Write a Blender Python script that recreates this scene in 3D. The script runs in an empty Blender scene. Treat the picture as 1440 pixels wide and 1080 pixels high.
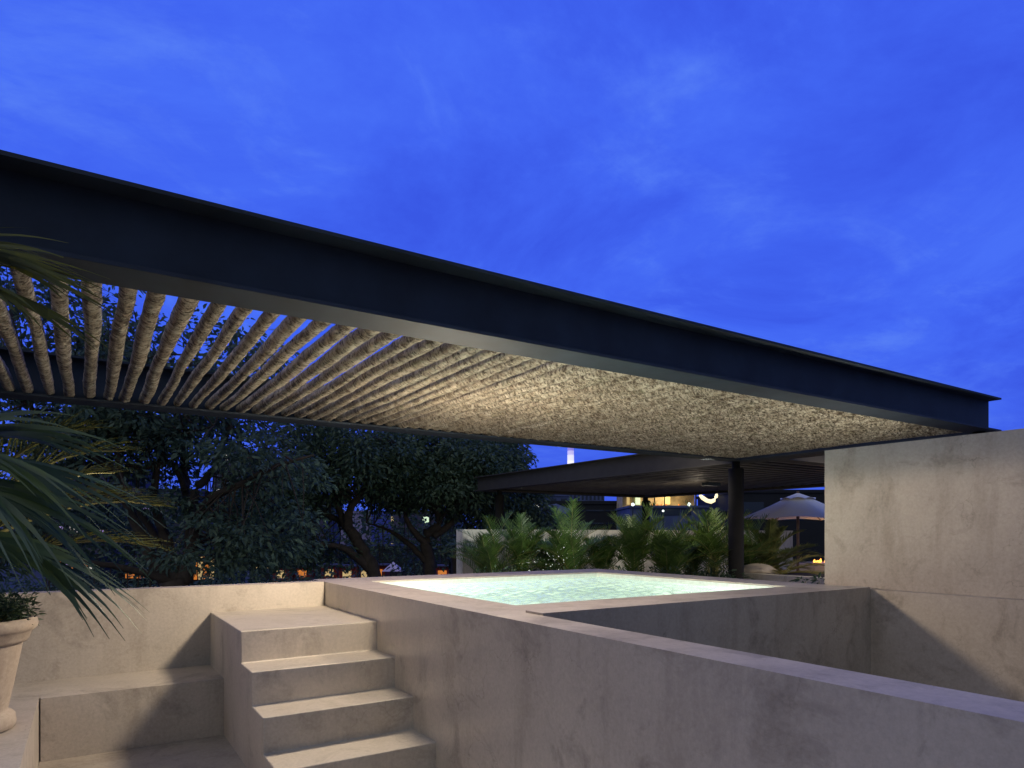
import bpy, bmesh, math, random
import numpy as np
from mathutils import Vector, Matrix, noise as mnoise
random.seed(7); rng = np.random.default_rng(11)
sc = bpy.context.scene
COL = sc.collection
PI = math.pi

# ------------------------------------------------------------------ camera
FL, TH, HY = 935.758, math.radians(32.7328), 750.063      # focal length in photo px, yaw, horizon row
cam_d = bpy.data.cameras.new('camera')
cam = bpy.data.objects.new('camera', cam_d); COL.objects.link(cam)
cam.location = (0, 0, 0); cam.rotation_euler = (PI/2, 0, -TH)
cam_d.sensor_width = 36; cam_d.lens = 36*FL/1440
cam_d.shift_y = (HY-540)/1440
cam_d.clip_start = 0.05; cam_d.clip_end = 6000
sc.camera = cam
FW = Vector((math.sin(TH), math.cos(TH), 0)); RT = Vector((math.cos(TH), -math.sin(TH), 0))
def W(px, py, d):
    """survey point: bearing and elevation of the photo turned into a place d metres ahead"""
    return FW*d + RT*((px-720)/FL*d) + Vector((0, 0, (HY-py)/FL*d))
FLOOR = -1.266      # terrace floor (eye height is z = 0)
STREET = -5.2

# ------------------------------------------------------------------ materials
def mat(name):
    m = bpy.data.materials.new(name); m.use_nodes = True
    nt = m.node_tree; b = nt.nodes['Principled BSDF']
    return m, nt, b
def N(nt, t, **kw):
    n = nt.nodes.new(t)
    for k, v in kw.items():
        if hasattr(n, k): setattr(n, k, v)
        else: n.inputs[k].default_value = v
    return n
def ramp(nt, fac, stops):
    r = N(nt, 'ShaderNodeValToRGB'); e = r.color_ramp.elements
    while len(e) < len(stops): e.new(0.5)
    for i, (p, c) in enumerate(stops):
        e[i].position = p; e[i].color = (c[0], c[1], c[2], 1) if not isinstance(c, float) else (c, c, c, 1)
    nt.links.new(fac, r.inputs[0]); return r.outputs[0]
def noise(nt, vec, scale, detail=6, rough=.55, dist=0.):
    n = N(nt, 'ShaderNodeTexNoise'); n.inputs['Scale'].default_value = scale; n.inputs['Detail'].default_value = detail
    n.inputs['Roughness'].default_value = rough; n.inputs['Distortion'].default_value = dist
    if vec is not None: nt.links.new(vec, n.inputs['Vector'])
    return n.outputs['Fac']
def mapping(nt, vec, scale=(1, 1, 1), loc=(0, 0, 0)):
    m = N(nt, 'ShaderNodeMapping'); m.inputs['Scale'].default_value = scale; m.inputs['Location'].default_value = loc
    nt.links.new(vec, m.inputs['Vector']); return m.outputs[0]
def mix(nt, fac, a, b, mode='MIX'):
    m = N(nt, 'ShaderNodeMix', data_type='RGBA', blend_type=mode)
    for sock, v in ((m.inputs[0], fac), (m.inputs[6], a), (m.inputs[7], b)):
        if isinstance(v, bpy.types.NodeSocket): nt.links.new(v, sock)
        elif isinstance(v, (int, float)): sock.default_value = v
        else: sock.default_value = (v[0], v[1], v[2], 1)
    return m.outputs[2]
def math_(nt, op, a, b=None):
    m = N(nt, 'ShaderNodeMath', operation=op)
    for i, v in enumerate((a, b)):
        if v is None: continue
        if isinstance(v, bpy.types.NodeSocket): nt.links.new(v, m.inputs[i])
        else: m.inputs[i].default_value = v
    return m.outputs[0]
def bump(nt, b, h, strength, dist=.01, normal=None):
    n = N(nt, 'ShaderNodeBump'); n.inputs['Strength'].default_value = strength; n.inputs['Distance'].default_value = dist
    nt.links.new(h, n.inputs['Height'])
    if normal is not None: nt.links.new(normal, n.inputs['Normal'])
    if b is not None: nt.links.new(n.outputs[0], b.inputs['Normal'])
    return n.outputs[0]
def wpos(nt): return N(nt, 'ShaderNodeNewGeometry').outputs['Position']

def concrete(name, light, dark, stain, rough=(.38, .62), seed=0.):
    m, nt, b = mat(name)
    p = mapping(nt, wpos(nt), loc=(seed, seed*.7, seed*1.3))
    n1 = noise(nt, p, 1.1, 9, .62, .35)
    col = mix(nt, ramp(nt, n1, [(.38, 0.), (.62, 1.)]), dark, light)
    streak = noise(nt, mapping(nt, p, (5, 5, .9)), 1.3, 7, .65, .2)            # trowel drags and run marks
    col = mix(nt, math_(nt, 'MULTIPLY', ramp(nt, streak, [(.50, 0.), (.70, 1.)]), .7), col, stain)
    n2 = noise(nt, p, 3.6, 10, .7, .8)
    col = mix(nt, math_(nt, 'MULTIPLY', ramp(nt, n2, [(.53, 0.), (.66, 1.)]), .6), col, [c*.62 for c in stain])
    fine = noise(nt, p, 60, 6, .7)
    col = mix(nt, .22, col, ramp(nt, fine, [(.3, [c*.5 for c in dark]), (.7, [min(1, c*1.35) for c in light])]))
    vo = N(nt, 'ShaderNodeTexVoronoi'); vo.inputs['Scale'].default_value = 26; nt.links.new(p, vo.inputs['Vector'])
    pit = ramp(nt, vo.outputs['Distance'], [(.03, 0.), (.07, 1.)])
    pitmask = ramp(nt, noise(nt, p, 2.4, 3), [(.6, 0.), (.66, 1.)])
    pm = math_(nt, 'MULTIPLY', math_(nt, 'SUBTRACT', 1., pit), pitmask)
    col = mix(nt, math_(nt, 'MULTIPLY', pm, .7), col, [c*.35 for c in stain])
    cv = N(nt, 'ShaderNodeTexVoronoi', feature='DISTANCE_TO_EDGE'); cv.inputs['Scale'].default_value = 1.7
    wob = N(nt, 'ShaderNodeVectorMath', operation='ADD'); nz = N(nt, 'ShaderNodeTexNoise'); nz.inputs['Scale'].default_value = 3.; nz.inputs['Detail'].default_value = 7
    nt.links.new(p, nz.inputs['Vector']); sc2 = N(nt, 'ShaderNodeVectorMath', operation='SCALE'); sc2.inputs['Scale'].default_value = .9
    nt.links.new(nz.outputs['Color'], sc2.inputs[0]); nt.links.new(p, wob.inputs[0]); nt.links.new(sc2.outputs[0], wob.inputs[1]); nt.links.new(wob.outputs[0], cv.inputs['Vector'])
    crack = math_(nt, 'MULTIPLY', ramp(nt, cv.outputs['Distance'], [(0., 1.), (.006, 0.)]), ramp(nt, noise(nt, p, .9, 4), [(.50, 0.), (.60, 1.)]))
    col = mix(nt, math_(nt, 'MULTIPLY', crack, .45), col, [c*.45 for c in stain])
    nt.links.new(col, b.inputs['Base Color'])
    r = N(nt, 'ShaderNodeMapRange'); r.inputs['To Min'].default_value = rough[0]; r.inputs['To Max'].default_value = rough[1]
    nt.links.new(noise(nt, p, 2.2, 6, .6), r.inputs[0]); nt.links.new(r.outputs[0], b.inputs['Roughness'])
    h = math_(nt, 'ADD', math_(nt, 'MULTIPLY', noise(nt, p, 7, 6, .6), .6), math_(nt, 'MULTIPLY', fine, .25))
    h = math_(nt, 'SUBTRACT', h, math_(nt, 'MULTIPLY', pm, .6))
    bump(nt, b, h, .22, .012)
    return m
PLASTER = concrete('tan_plaster', (.50, .445, .385), (.405, .358, .305), (.315, .272, .225), (.5, .7))
PLASTER_POOL = concrete('polished_plaster', (.46, .40, .33), (.37, .32, .27), (.27, .225, .18), (.25, .36), 1.9)
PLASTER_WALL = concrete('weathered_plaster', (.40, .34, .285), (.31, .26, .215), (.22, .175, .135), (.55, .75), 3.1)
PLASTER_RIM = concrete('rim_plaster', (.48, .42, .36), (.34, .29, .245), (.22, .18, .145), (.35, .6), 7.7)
PLASTER_FLOOR = concrete('floor_plaster', (.44, .39, .335), (.34, .30, .255), (.26, .22, .185), (.55, .75), 5.2)
POT_MAT = concrete('clay_plaster', (.50, .42, .33), (.38, .31, .235), (.28, .215, .155), (.7, .85), 9.4)

def plain(name, c, rough=.5, metal=0., nscale=0, var=.3, bmp=0.):
    m, nt, b = mat(name)
    b.inputs['Roughness'].default_value = rough; b.inputs['Metallic'].default_value = metal
    if nscale:
        n = noise(nt, wpos(nt), nscale, 6, .6)
        col = ramp(nt, n, [(.3, [x*(1-var) for x in c]), (.7, [min(1, x*(1+var)) for x in c])])
        nt.links.new(col, b.inputs['Base Color'])
        if bmp: bump(nt, b, n, bmp, .01)
    else: b.inputs['Base Color'].default_value = (*c, 1)
    return m
STEEL = plain('painted_steel', (.0145, .0225, .036), .72, 0., 3, .35, .05)
STEEL2 = plain('far_painted_steel', (.013, .0115, .0105), .85, 0., 5, .2)
STEEL2.node_tree.nodes['Principled BSDF'].inputs['Specular IOR Level'].default_value = .2
def emit(name, c, s):
    m, nt, b = mat(name)
    b.inputs['Base Color'].default_value = (*[min(.8, x) for x in c], 1)
    b.inputs['Emission Color'].default_value = (*c, 1); b.inputs['Emission Strength'].default_value = s
    return m

def bark_log():
    m, nt, b = mat('pole_bark')
    oc = N(nt, 'ShaderNodeTexCoord').outputs['Object']
    oi = N(nt, 'ShaderNodeObjectInfo').outputs['Random']
    off = N(nt, 'ShaderNodeCombineXYZ'); nt.links.new(math_(nt, 'MULTIPLY', oi, 37.), off.inputs[1]); nt.links.new(math_(nt, 'MULTIPLY', oi, 11.), off.inputs[0])
    add = N(nt, 'ShaderNodeVectorMath', operation='ADD'); nt.links.new(oc, add.inputs[0]); nt.links.new(off.outputs[0], add.inputs[1])
    p = add.outputs[0]
    n1 = noise(nt, p, 9, 8, .65)
    col = ramp(nt, n1, [(.32, (.17, .13, .09)), (.48, (.42, .35, .255)), (.66, (.64, .56, .44))])
    # ring cracks: short crescent bands across the pole
    wv = N(nt, 'ShaderNodeTexWave', wave_type='BANDS', bands_direction='Y'); wv.inputs['Scale'].default_value = 4.2
    wv.inputs['Distortion'].default_value = 10; wv.inputs['Detail'].default_value = 4; wv.inputs['Detail Scale'].default_value = 3.2
    nt.links.new(mapping(nt, p, (1.35, 1.35, 1.35)), wv.inputs['Vector'])
    ring = ramp(nt, wv.outputs['Fac'], [(.04, 1.), (.34, 0.)])
    n3 = noise(nt, mapping(nt, p, (2, 1, 2)), 7, 4)
    ringm = math_(nt, 'MULTIPLY', ring, ramp(nt, n3, [(.46, 0.), (.56, 1.)]))
    col = mix(nt, math_(nt, 'MULTIPLY', ringm, .6), col, (.035, .022, .013))
    spots = noise(nt, mapping(nt, p, (1, .55, 1)), 42, 5, .7)
    sp = ramp(nt, spots, [(.54, 0.), (.66, 1.)])
    col = mix(nt, math_(nt, 'MULTIPLY', sp, .85), col, (.05, .035, .02))
    dash = noise(nt, mapping(nt, p, (1, 1.5, 1)), 27, 5, .62, .5)
    dm = ramp(nt, dash, [(.52, 0.), (.58, 1.)])
    col = mix(nt, math_(nt, 'MULTIPLY', dm, .85), col, (.055, .036, .021))
    lt = ramp(nt, noise(nt, mapping(nt, p, (1, 1.2, 1)), 17, 5, .6, .4), [(.52, 0.), (.60, 1.)])
    col = mix(nt, math_(nt, 'MULTIPLY', lt, .5), col, (.62, .55, .43))
    moss = ramp(nt, noise(nt, p, 3.1, 5, .6), [(.58, 0.), (.72, 1.)])
    col = mix(nt, math_(nt, 'MULTIPLY', moss, .45), col, (.20, .21, .11))
    col = mix(nt, math_(nt, 'MULTIPLY', math_(nt, 'FRACT', math_(nt, 'MULTIPLY', oi, 7.3)), .24), col, (.13, .085, .05))
    nt.links.new(col, b.inputs['Base Color']); b.inputs['Roughness'].default_value = .85
    h = math_(nt, 'SUBTRACT', math_(nt, 'MULTIPLY', n1, .7), math_(nt, 'ADD', math_(nt, 'MULTIPLY', ringm, .8), math_(nt, 'ADD', math_(nt, 'MULTIPLY', sp, .35), math_(nt, 'MULTIPLY', dm, .5))))
    bump(nt, b, h, .9, .02)
    return m
LOG = bark_log()

def leafmat(name, c1, c2, c3, rough=.5, transl=.25, sc_=6.):
    m, nt, b = mat(name)
    p = wpos(nt)
    n = noise(nt, p, sc_, 2)
    w = N(nt, 'ShaderNodeTexWhiteNoise', noise_dimensions='3D')
    sn = N(nt, 'ShaderNodeVectorMath', operation='SNAP'); sn.inputs[1].default_value = (.12, .12, .12)
    nt.links.new(p, sn.inputs[0]); nt.links.new(sn.outputs[0], w.inputs[0])
    f = math_(nt, 'ADD', math_(nt, 'MULTIPLY', n, .6), math_(nt, 'MULTIPLY', w.outputs[0], .4))
    col = ramp(nt, f, [(.25, c1), (.5, c2), (.75, c3)])
    nt.links.new(col, b.inputs['Base Color']); b.inputs['Roughness'].default_value = rough
    tr = N(nt, 'ShaderNodeBsdfTranslucent'); nt.links.new(mix(nt, .5, col, [x*1.6 for x in c3]), tr.inputs[0])
    ms = N(nt, 'ShaderNodeMixShader'); ms.inputs[0].default_value = transl
    out = nt.nodes['Material Output']
    nt.links.new(b.outputs[0], ms.inputs[1]); nt.links.new(tr.outputs[0], ms.inputs[2]); nt.links.new(ms.outputs[0], out.inputs[0])
    return m
FICUS = leafmat('ficus_leaf', (.038, .07, .05), (.066, .112, .076), (.105, .15, .09), .62)
FICUS2 = leafmat('far_leaf', (.03, .056, .032), (.055, .092, .05), (.09, .13, .065), .5)
PALM = leafmat('palm_leaf', (.030, .062, .014), (.052, .098, .02), (.105, .16, .032), .45, .3)
PALM_DRY = leafmat('yellow_palm_leaf', (.16, .15, .04), (.24, .20, .06), (.30, .25, .09), .5, .3)
PALM_NEAR = leafmat('near_palm_leaf', (.012, .034, .022), (.020, .050, .032), (.04, .07, .022), .42, .2, 2.)
PALM_NEAR2 = leafmat('near_palm_leaf_yellow', (.05, .06, .006), (.075, .085, .008), (.11, .11, .012), .75, .3, 2.)
SHRUB = leafmat('shrub_leaf', (.018, .04, .02), (.032, .062, .028), (.05, .085, .035), .6, .15)
PETAL = plain('white_petal', (.8, .82, .8), .6)
BARK = plain('ficus_bark', (.05, .036, .026), .85, 0., 6, .45, .5)
STEM = plain('palm_stem', (.17, .16, .05), .6, 0., 9, .4)
SOIL = plain('soil', (.035, .025, .018), .95, 0., 20, .5, .6)

# ------------------------------------------------------------------ object helpers
def tag(o, label=None, cat=None, group=None, kind=None):
    if label: o['label'] = label
    if cat: o['category'] = cat
    if group: o['group'] = group
    if kind: o['kind'] = kind
    return o
def thing(name, loc, label, cat, group=None):
    o = bpy.data.objects.new(name, None); COL.objects.link(o); o.location = loc; o.empty_display_size = .1
    return tag(o, label, cat, group)
def link(name, me, material, parent=None, smooth=False, loc=None):
    """me: mesh with world coordinates (made relative to its thing)"""
    o = bpy.data.objects.new(name, me); COL.objects.link(o)
    if parent is not None:
        o.parent = parent
        if loc is None: me.transform(Matrix.Translation(-parent_world(parent)))
        else: o.location = loc
    elif loc is not None: o.location = loc
    if not me.materials: me.materials.append(material)
    if smooth: me.shade_smooth()
    return o
def parent_world(p):
    v = Vector(p.location)
    while p.parent: p = p.parent; v += Vector(p.location)
    return v
def bm_mesh(bm, name='m'):
    bmesh.ops.recalc_face_normals(bm, faces=bm.faces[:])
    me = bpy.data.meshes.new(name); bm.to_mesh(me); bm.free(); return me
def box(bm, x0, x1, y0, y1, z0, z1, rot=0., piv=None):
    vs = [bm.verts.new((x, y, z)) for z in (z0, z1) for y in (y0, y1) for x in (x0, x1)]
    for f in ((0, 2, 3, 1), (4, 5, 7, 6), (0, 1, 5, 4), (2, 6, 7, 3), (0, 4, 6, 2), (1, 3, 7, 5)):
        bm.faces.new([vs[i] for i in f])
    if rot:
        c = Vector(piv) if piv is not None else Vector(((x0+x1)/2, (y0+y1)/2, 0))
        bmesh.ops.rotate(bm, verts=vs, cent=c, matrix=Matrix.Rotation(rot, 3, 'Z'))
    return vs
def bevel(bm, w=.004, seg=2):
    es = [e for e in bm.edges if len(e.link_faces) == 2 and e.calc_face_angle(0) > .5]
    bmesh.ops.bevel(bm, geom=es, offset=w, segments=seg, affect='EDGES', profile=.6)
def cells(bm, xs, ys, mask, z0, z1):
    """solid built from grid cells (no inner faces)"""
    V = {}
    def v(i, j, z):
        k = (i, j, z)
        if k not in V: V[k] = bm.verts.new((xs[i], ys[j], z))
        return V[k]
    on = lambda i, j: 0 <= i < len(xs)-1 and 0 <= j < len(ys)-1 and mask[j][i]
    for j in range(len(ys)-1):
        for i in range(len(xs)-1):
            if not on(i, j): continue
            bm.faces.new([v(i, j, z1), v(i+1, j, z1), v(i+1, j+1, z1), v(i, j+1, z1)])
            bm.faces.new([v(i, j, z0), v(i, j+1, z0), v(i+1, j+1, z0), v(i+1, j, z0)])
            for (di, dj, a, b) in ((-1, 0, (0, 1), (0, 0)), (1, 0, (1, 0), (1, 1)), (0, -1, (0, 0), (1, 0)), (0, 1, (1, 1), (0, 1))):
                if not on(i+di, j+dj):
                    bm.faces.new([v(i+a[0], j+a[1], z0), v(i+b[0], j+b[1], z0), v(i+b[0], j+b[1], z1), v(i+a[0], j+a[1], z1)])
def tube(bm, pts, rads, seg=8, cap=True):
    pts = [Vector(p) for p in pts]; rings = []
    up = Vector((0, 0, 1))
    for i, p in enumerate(pts):
        t = (pts[min(i+1, len(pts)-1)]-pts[max(i-1, 0)])
        t = t.normalized() if t.length > 1e-9 else up
        a = t.cross(up if abs(t.z) < .9 else Vector((1, 0, 0))).normalized(); b = t.cross(a)
        r = rads[i] if hasattr(rads, '__len__') else rads
        rings.append([bm.verts.new(p + a*(r*math.cos(2*PI*k/seg)) + b*(r*math.sin(2*PI*k/seg))) for k in range(seg)])
    for i in range(len(rings)-1):
        for k in range(seg):
            bm.faces.new([rings[i][k], rings[i][(k+1) % seg], rings[i+1][(k+1) % seg], rings[i+1][k]])
    if cap:
        bm.faces.new(rings[0][::-1]); bm.faces.new(rings[-1])
def lathe(bm, prof, c, seg=48):
    c = Vector(c); rings = []
    for r, z in prof:
        rings.append([bm.verts.new(c+Vector((r*math.cos(2*PI*k/seg), r*math.sin(2*PI*k/seg), z))) for k in range(seg)])
    for i in range(len(rings)-1):
        for k in range(seg):
            bm.faces.new([rings[i][k], rings[i][(k+1) % seg], rings[i+1][(k+1) % seg], rings[i+1][k]])
    bm.faces.new(rings[0][::-1]); bm.faces.new(rings[-1])
def mesh_np(verts, faces, name='m'):
    """faces: array (n,4) of quads"""
    me = bpy.data.meshes.new(name)
    v = np.asarray(verts, np.float32); f = np.asarray(faces, np.int32); k = f.shape[1]
    me.vertices.add(len(v)); me.vertices.foreach_set('co', v.ravel())
    me.loops.add(f.size); me.loops.foreach_set('vertex_index', f.ravel())
    me.polygons.add(len(f)); me.polygons.foreach_set('loop_start', np.arange(0, f.size, k, dtype=np.int32))
    me.update(calc_edges=True); me.validate(); return me
def slab(name, x0, x1, y0, y1, z0, z1, m, parent=None, bev=.004):
    bm = bmesh.new(); box(bm, x0, x1, y0, y1, z0, z1)
    if bev: bevel(bm, bev)
    return link(name, bm_mesh(bm), m, parent)

# ------------------------------------------------------------------ world (dusk sky with thin cloud)
world = bpy.data.worlds.new('World'); sc.world = world; world.use_nodes = True
nt = world.node_tree; bg = nt.nodes['Background']
tc = N(nt, 'ShaderNodeTexCoord').outputs['Generated']
sep = N(nt, 'ShaderNodeSeparateXYZ'); nt.links.new(tc, sep.inputs[0])
zc = math_(nt, 'ADD', math_(nt, 'MAXIMUM', sep.outputs[2], 0.), .16)
cx = N(nt, 'ShaderNodeCombineXYZ'); nt.links.new(math_(nt, 'DIVIDE', sep.outputs[0], zc), cx.inputs[0]); nt.links.new(math_(nt, 'DIVIDE', sep.outputs[1], zc), cx.inputs[1])
big = noise(nt, mapping(nt, cx.outputs[0], (1, 1, 1), (2.3, .4, 0)), 1.35, 10, .66, .45)
wisp = noise(nt, mapping(nt, cx.outputs[0], (1.0, 1.25, 1), (4.1, 1.7, 0)), 2.6, 10, .66, .5)
c = ramp(nt, big, [(.34, (.041, .098, .78)), (.50, (.052, .130, .88)), (.64, (.064, .160, .93))])
wm = math_(nt, 'MULTIPLY', ramp(nt, wisp, [(.48, 0.), (.72, 1.)]), ramp(nt, big, [(.44, 0.), (.60, 1.)]))
c = mix(nt, math_(nt, 'MULTIPLY', wm, .75), c, (.115, .25, .93))
hor = ramp(nt, sep.outputs[2], [(0., 1.), (.26, 0.)])
c = mix(nt, math_(nt, 'MULTIPLY', hor, .4), c, (.055, .095, .66))
low = ramp(nt, math_(nt, 'ADD', sep.outputs[2], .5), [(.48, 1.), (.5, 0.)])
up = ramp(nt, sep.outputs[2], [(.64, 0.), (.80, 1.)])
c = mix(nt, up, c, (.030, .050, .26))                                   # unseen zenith dimmed to lessen the blue light on the plaster
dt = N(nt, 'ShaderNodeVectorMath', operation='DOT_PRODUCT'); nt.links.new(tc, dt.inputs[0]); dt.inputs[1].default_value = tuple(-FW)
back_fill = ramp(nt, math_(nt, 'ADD', math_(nt, 'MULTIPLY', dt.outputs['Value'], .5), .5), [(.40, 0.), (.80, 1.)])
c = mix(nt, back_fill, c, (.135, .195, .285))                                  # unseen sky behind the camera greyed, as fill in place of blue
c = mix(nt, low, c, (.012, .013, .03))
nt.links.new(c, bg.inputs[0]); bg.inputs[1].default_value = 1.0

# ------------------------------------------------------------------ lights
def lamp(kind, name, loc, energy, color, target=None, **kw):
    d = bpy.data.lights.new(name, kind); d.energy = energy; d.color = color
    for k, v in kw.items(): setattr(d, k, v)
    o = bpy.data.objects.new(name, d); COL.objects.link(o); o.location = loc
    if target is not None: o.rotation_euler = (Vector(target)-Vector(loc)).to_track_quat('-Z', 'Y').to_euler()
    return o
WARM = (1., .83, .61)
lamp('SUN', 'dusk_fill', (0, 0, 10), .60, (1., .95, .89), (5.0, 1.3, 4.4), angle=math.radians(80))  # added wide soft fill for the plaster, standing in for afterglow
lamp('SPOT', 'terrace_light', (1.66, 3.80, .55), 195, WARM, (1.66, 3.80, -1), spot_size=math.radians(179), spot_blend=.06, shadow_soft_size=.11)
lamp('SPOT', 'ceiling_fill', (2.80, 5.35, .28), 115, (1., .86, .66), (2.8, 5.45, 1.25), spot_size=math.radians(176), spot_blend=.3, shadow_soft_size=.08)  # unseen lamp without a fixture, placed to brighten the poles from below
lamp('SPOT', 'ceiling_fill', (6.6, 3.3, -.9), 205, (1., .97, .78), (6.3, 5.6, 1.25), spot_size=math.radians(130), spot_blend=.8, shadow_soft_size=.1)  # added out of sight behind the tall wall to brighten the roof's right end
lamp('SPOT', 'planting_fill', (5.6, 7.5, 1.15), 260, (.90, 1., .84), (6.5, 11, -.35), spot_size=math.radians(100), spot_blend=.7, shadow_soft_size=.08)  # unseen spot added to brighten the left palms and planter wall end
lamp('SPOT', 'planting_fill', (8.6, 7.4, 1.15), 120, (1., .92, .68), (10.0, 10.8, -.5), spot_size=math.radians(110), spot_blend=.7, shadow_soft_size=.08)  # unseen spot added to brighten the middle of the hedge
lamp('SPOT', 'planting_fill', (10.6, 5.2, 1.15), 170, (1., .86, .60), (11.6, 7.5, -.8), spot_size=math.radians(120), spot_blend=.7, shadow_soft_size=.08)  # unseen spot added to brighten the planting right of the column
AQUA = (.88, 1., .95)
for x in (2.45, 3.5):
    lamp('AREA', 'pool_light', (x, 2.90, -.70), 10.5, AQUA, (x, 5, -.62), size=.5)
for y in (3.4, 4.4):
    lamp('AREA', 'pool_light', (1.90, y, -.78), 10, AQUA, (4, y, -.66), size=.4)

# ------------------------------------------------------------------ setting
bm = bmesh.new(); box(bm, -1800, 1800, -1800, 1800, STREET-.3, STREET)
tag(link('street_ground', bm_mesh(bm), plain('asphalt', (.028, .028, .03), .8, 0., .6, .4)), kind='structure')
bm = bmesh.new(); cells(bm, [-4, 1.60, 4.60, 19], [-4, 2.5, 5.25, 5.45, 18], [[1, 1, 1], [1, 1, 1], [0, 1, 1], [0, 0, 1]][:4], STREET+.01, FLOOR)
tag(link('terrace_floor', bm_mesh(bm), PLASTER_FLOOR), kind='structure')

# ------------------------------------------------------------------ plaster furniture of the terrace
RIM = -.3685
# back parapet
slab('parapet_wall', -3.2, 1.535, 5.035, 5.17, FLOOR-.3, RIM, PLASTER)
tag(bpy.data.objects['parapet_wall'], 'low tan plaster parapet behind the bench, in front of the dark trees', 'wall')
# bench
bm = bmesh.new(); cells(bm, [-.2115, -.203, .75], [4.503, 4.53, 5.04], [[0, 1], [1, 1]], FLOOR-.02, -.914); bevel(bm, .003); link('bench', bm_mesh(bm), PLASTER)
tag(bpy.data.objects['bench'], 'built-in tan plaster bench against the parapet, left of the steps', 'bench')
slab('platform', -2.6, -.212, .9, 5.04, FLOOR-.02, -.9135, PLASTER)
tag(bpy.data.objects['platform'], 'tan plaster plinth under the potted palm, level with the bench', 'plinth')
# staircase
st = thing('staircase', (1.1, 3.9, FLOOR), 'four tan plaster steps climbing to a landing beside the plunge pool', 'steps')
bm = bmesh.new()
prof = [(5.04, FLOOR-.02), (5.04, -.55), (3.963, -.55), (3.963, -.729), (3.675, -.729), (3.675, -.908), (3.413, -.908), (3.413, -1.087), (3.128, -1.087), (3.128, FLOOR-.02)]
A_ = [bm.verts.new((.739, y, z)) for y, z in prof]; B_ = [bm.verts.new((1.55, y, z)) for y, z in prof]
bm.faces.new(A_); bm.faces.new(B_[::-1])
for i in range(len(prof)):
    j = (i+1) % len(prof); bm.faces.new([A_[i], B_[i], B_[j], A_[j]])
bmesh.ops.recalc_face_normals(bm, faces=bm.faces[:]); bevel(bm, .007, 3)
link('flight', bm_mesh(bm), PLASTER, st)

# plunge pool with its long low wall
pool = thing('plunge_pool', (3, 3.9, FLOOR), 'raised tan plaster plunge pool with glowing pale aqua water under the pole roof', 'pool')
xs = [1.541, 1.727, 1.86, 4.13, 4.393, 4.49]; ys = [-3, 2.433, 2.57, 2.86, 4.907, 5.36]
mask = [[1, 0, 0, 0, 0], [1, 0, 0, 0, 1], [1, 1, 1, 1, 1], [1, 1, 0, 1, 1], [1, 1, 1, 1, 1]]
bm = bmesh.new(); cells(bm, xs, ys, mask, FLOOR-.02, RIM); bevel(bm, .004)
shell = bm_mesh(bm); shell.materials.append(PLASTER_POOL); shell.materials.append(PLASTER_RIM)
for p in shell.polygons:
    if p.normal.z > .9: p.material_index = 1
link('surround', shell, PLASTER, pool)
bm = bmesh.new(); box(bm, 1.7272, 4.3928, 2.433, 2.5699, FLOOR-.02, RIM+.0107); bevel(bm, .003)
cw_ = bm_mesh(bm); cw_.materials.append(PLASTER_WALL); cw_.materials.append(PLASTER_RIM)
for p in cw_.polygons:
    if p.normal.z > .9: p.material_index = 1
link('front_wall', cw_, PLASTER_WALL, pool)
BASIN = plain('basin_plaster', (.74, .76, .68), .55, 0., 30, .12, .15)
FLOORT = plain('basin_floor', (.66, .74, .69), .5, 0., 9, .25)
bm = bmesh.new()
t = .006
for (a, b_, c_, d) in ((1.86, 4.13, 4.907-t, 4.907), (4.13-t, 4.13, 2.86, 4.907-t), (1.86, 4.13-t, 2.86, 2.86+t), (1.86, 1.86+t, 2.86+t, 4.907-t)):
    box(bm, a, b_, c_, d, FLOOR, RIM-.012)
link('basin_lining', bm_mesh(bm), BASIN, pool)
slab('basin_floor', 1.86+t, 4.13-t, 2.86+t, 4.907-t, FLOOR-.01, FLOOR+.012, FLOORT, pool, 0)
def water_mat():
    m, nt, b = mat('pool_water'); nt.nodes.remove(b)
    p = mapping(nt, wpos(nt))
    n1 = noise(nt, mapping(nt, p, (1, 1, 1)), 4.2, 4, .55, .8); n2 = noise(nt, p, 14, 3, .55, .6)
    h = math_(nt, 'ADD', n1, math_(nt, 'MULTIPLY', n2, .45))
    nr = bump(nt, None, h, .35, .02)
    gl = N(nt, 'ShaderNodeBsdfGlossy'); gl.inputs['Roughness'].default_value = .06; gl.inputs[0].default_value = (.9, .95, .95, 1)
    rf = N(nt, 'ShaderNodeBsdfRefraction'); rf.inputs['IOR'].default_value = 1.33; rf.inputs[0].default_value = (.93, 1, .98, 1); rf.inputs['Roughness'].default_value = .02
    tr = N(nt, 'ShaderNodeBsdfTransparent'); tr.inputs[0].default_value = (.91, .99, .975, 1)
    nt.links.new(nr, gl.inputs['Normal']); nt.links.new(nr, rf.inputs['Normal'])
    fr = N(nt, 'ShaderNodeFresnel'); fr.inputs[0].default_value = 1.33; nt.links.new(nr, fr.inputs['Normal'])
    m1 = N(nt, 'ShaderNodeMixShader'); m1.inputs[0].default_value = .3
    nt.links.new(rf.outputs[0], m1.inputs[1]); nt.links.new(tr.outputs[0], m1.inputs[2])
    m2 = N(nt, 'ShaderNodeMixShader'); nt.links.new(math_(nt, 'MULTIPLY', fr.outputs[0], .75), m2.inputs[0])
    nt.links.new(m1.outputs[0], m2.inputs[1]); nt.links.new(gl.outputs[0], m2.inputs[2])
    nt.links.new(m2.outputs[0], nt.nodes['Material Output'].inputs[0])
    return m
nx, ny = 230, 210                                                       # rippled surface
X_, Y_ = np.meshgrid(np.linspace(1.86+t, 4.13-t, nx), np.linspace(2.86+t, 4.907-t, ny))
Z_ = np.full_like(X_, -.413); wr = np.random.default_rng(5)
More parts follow.
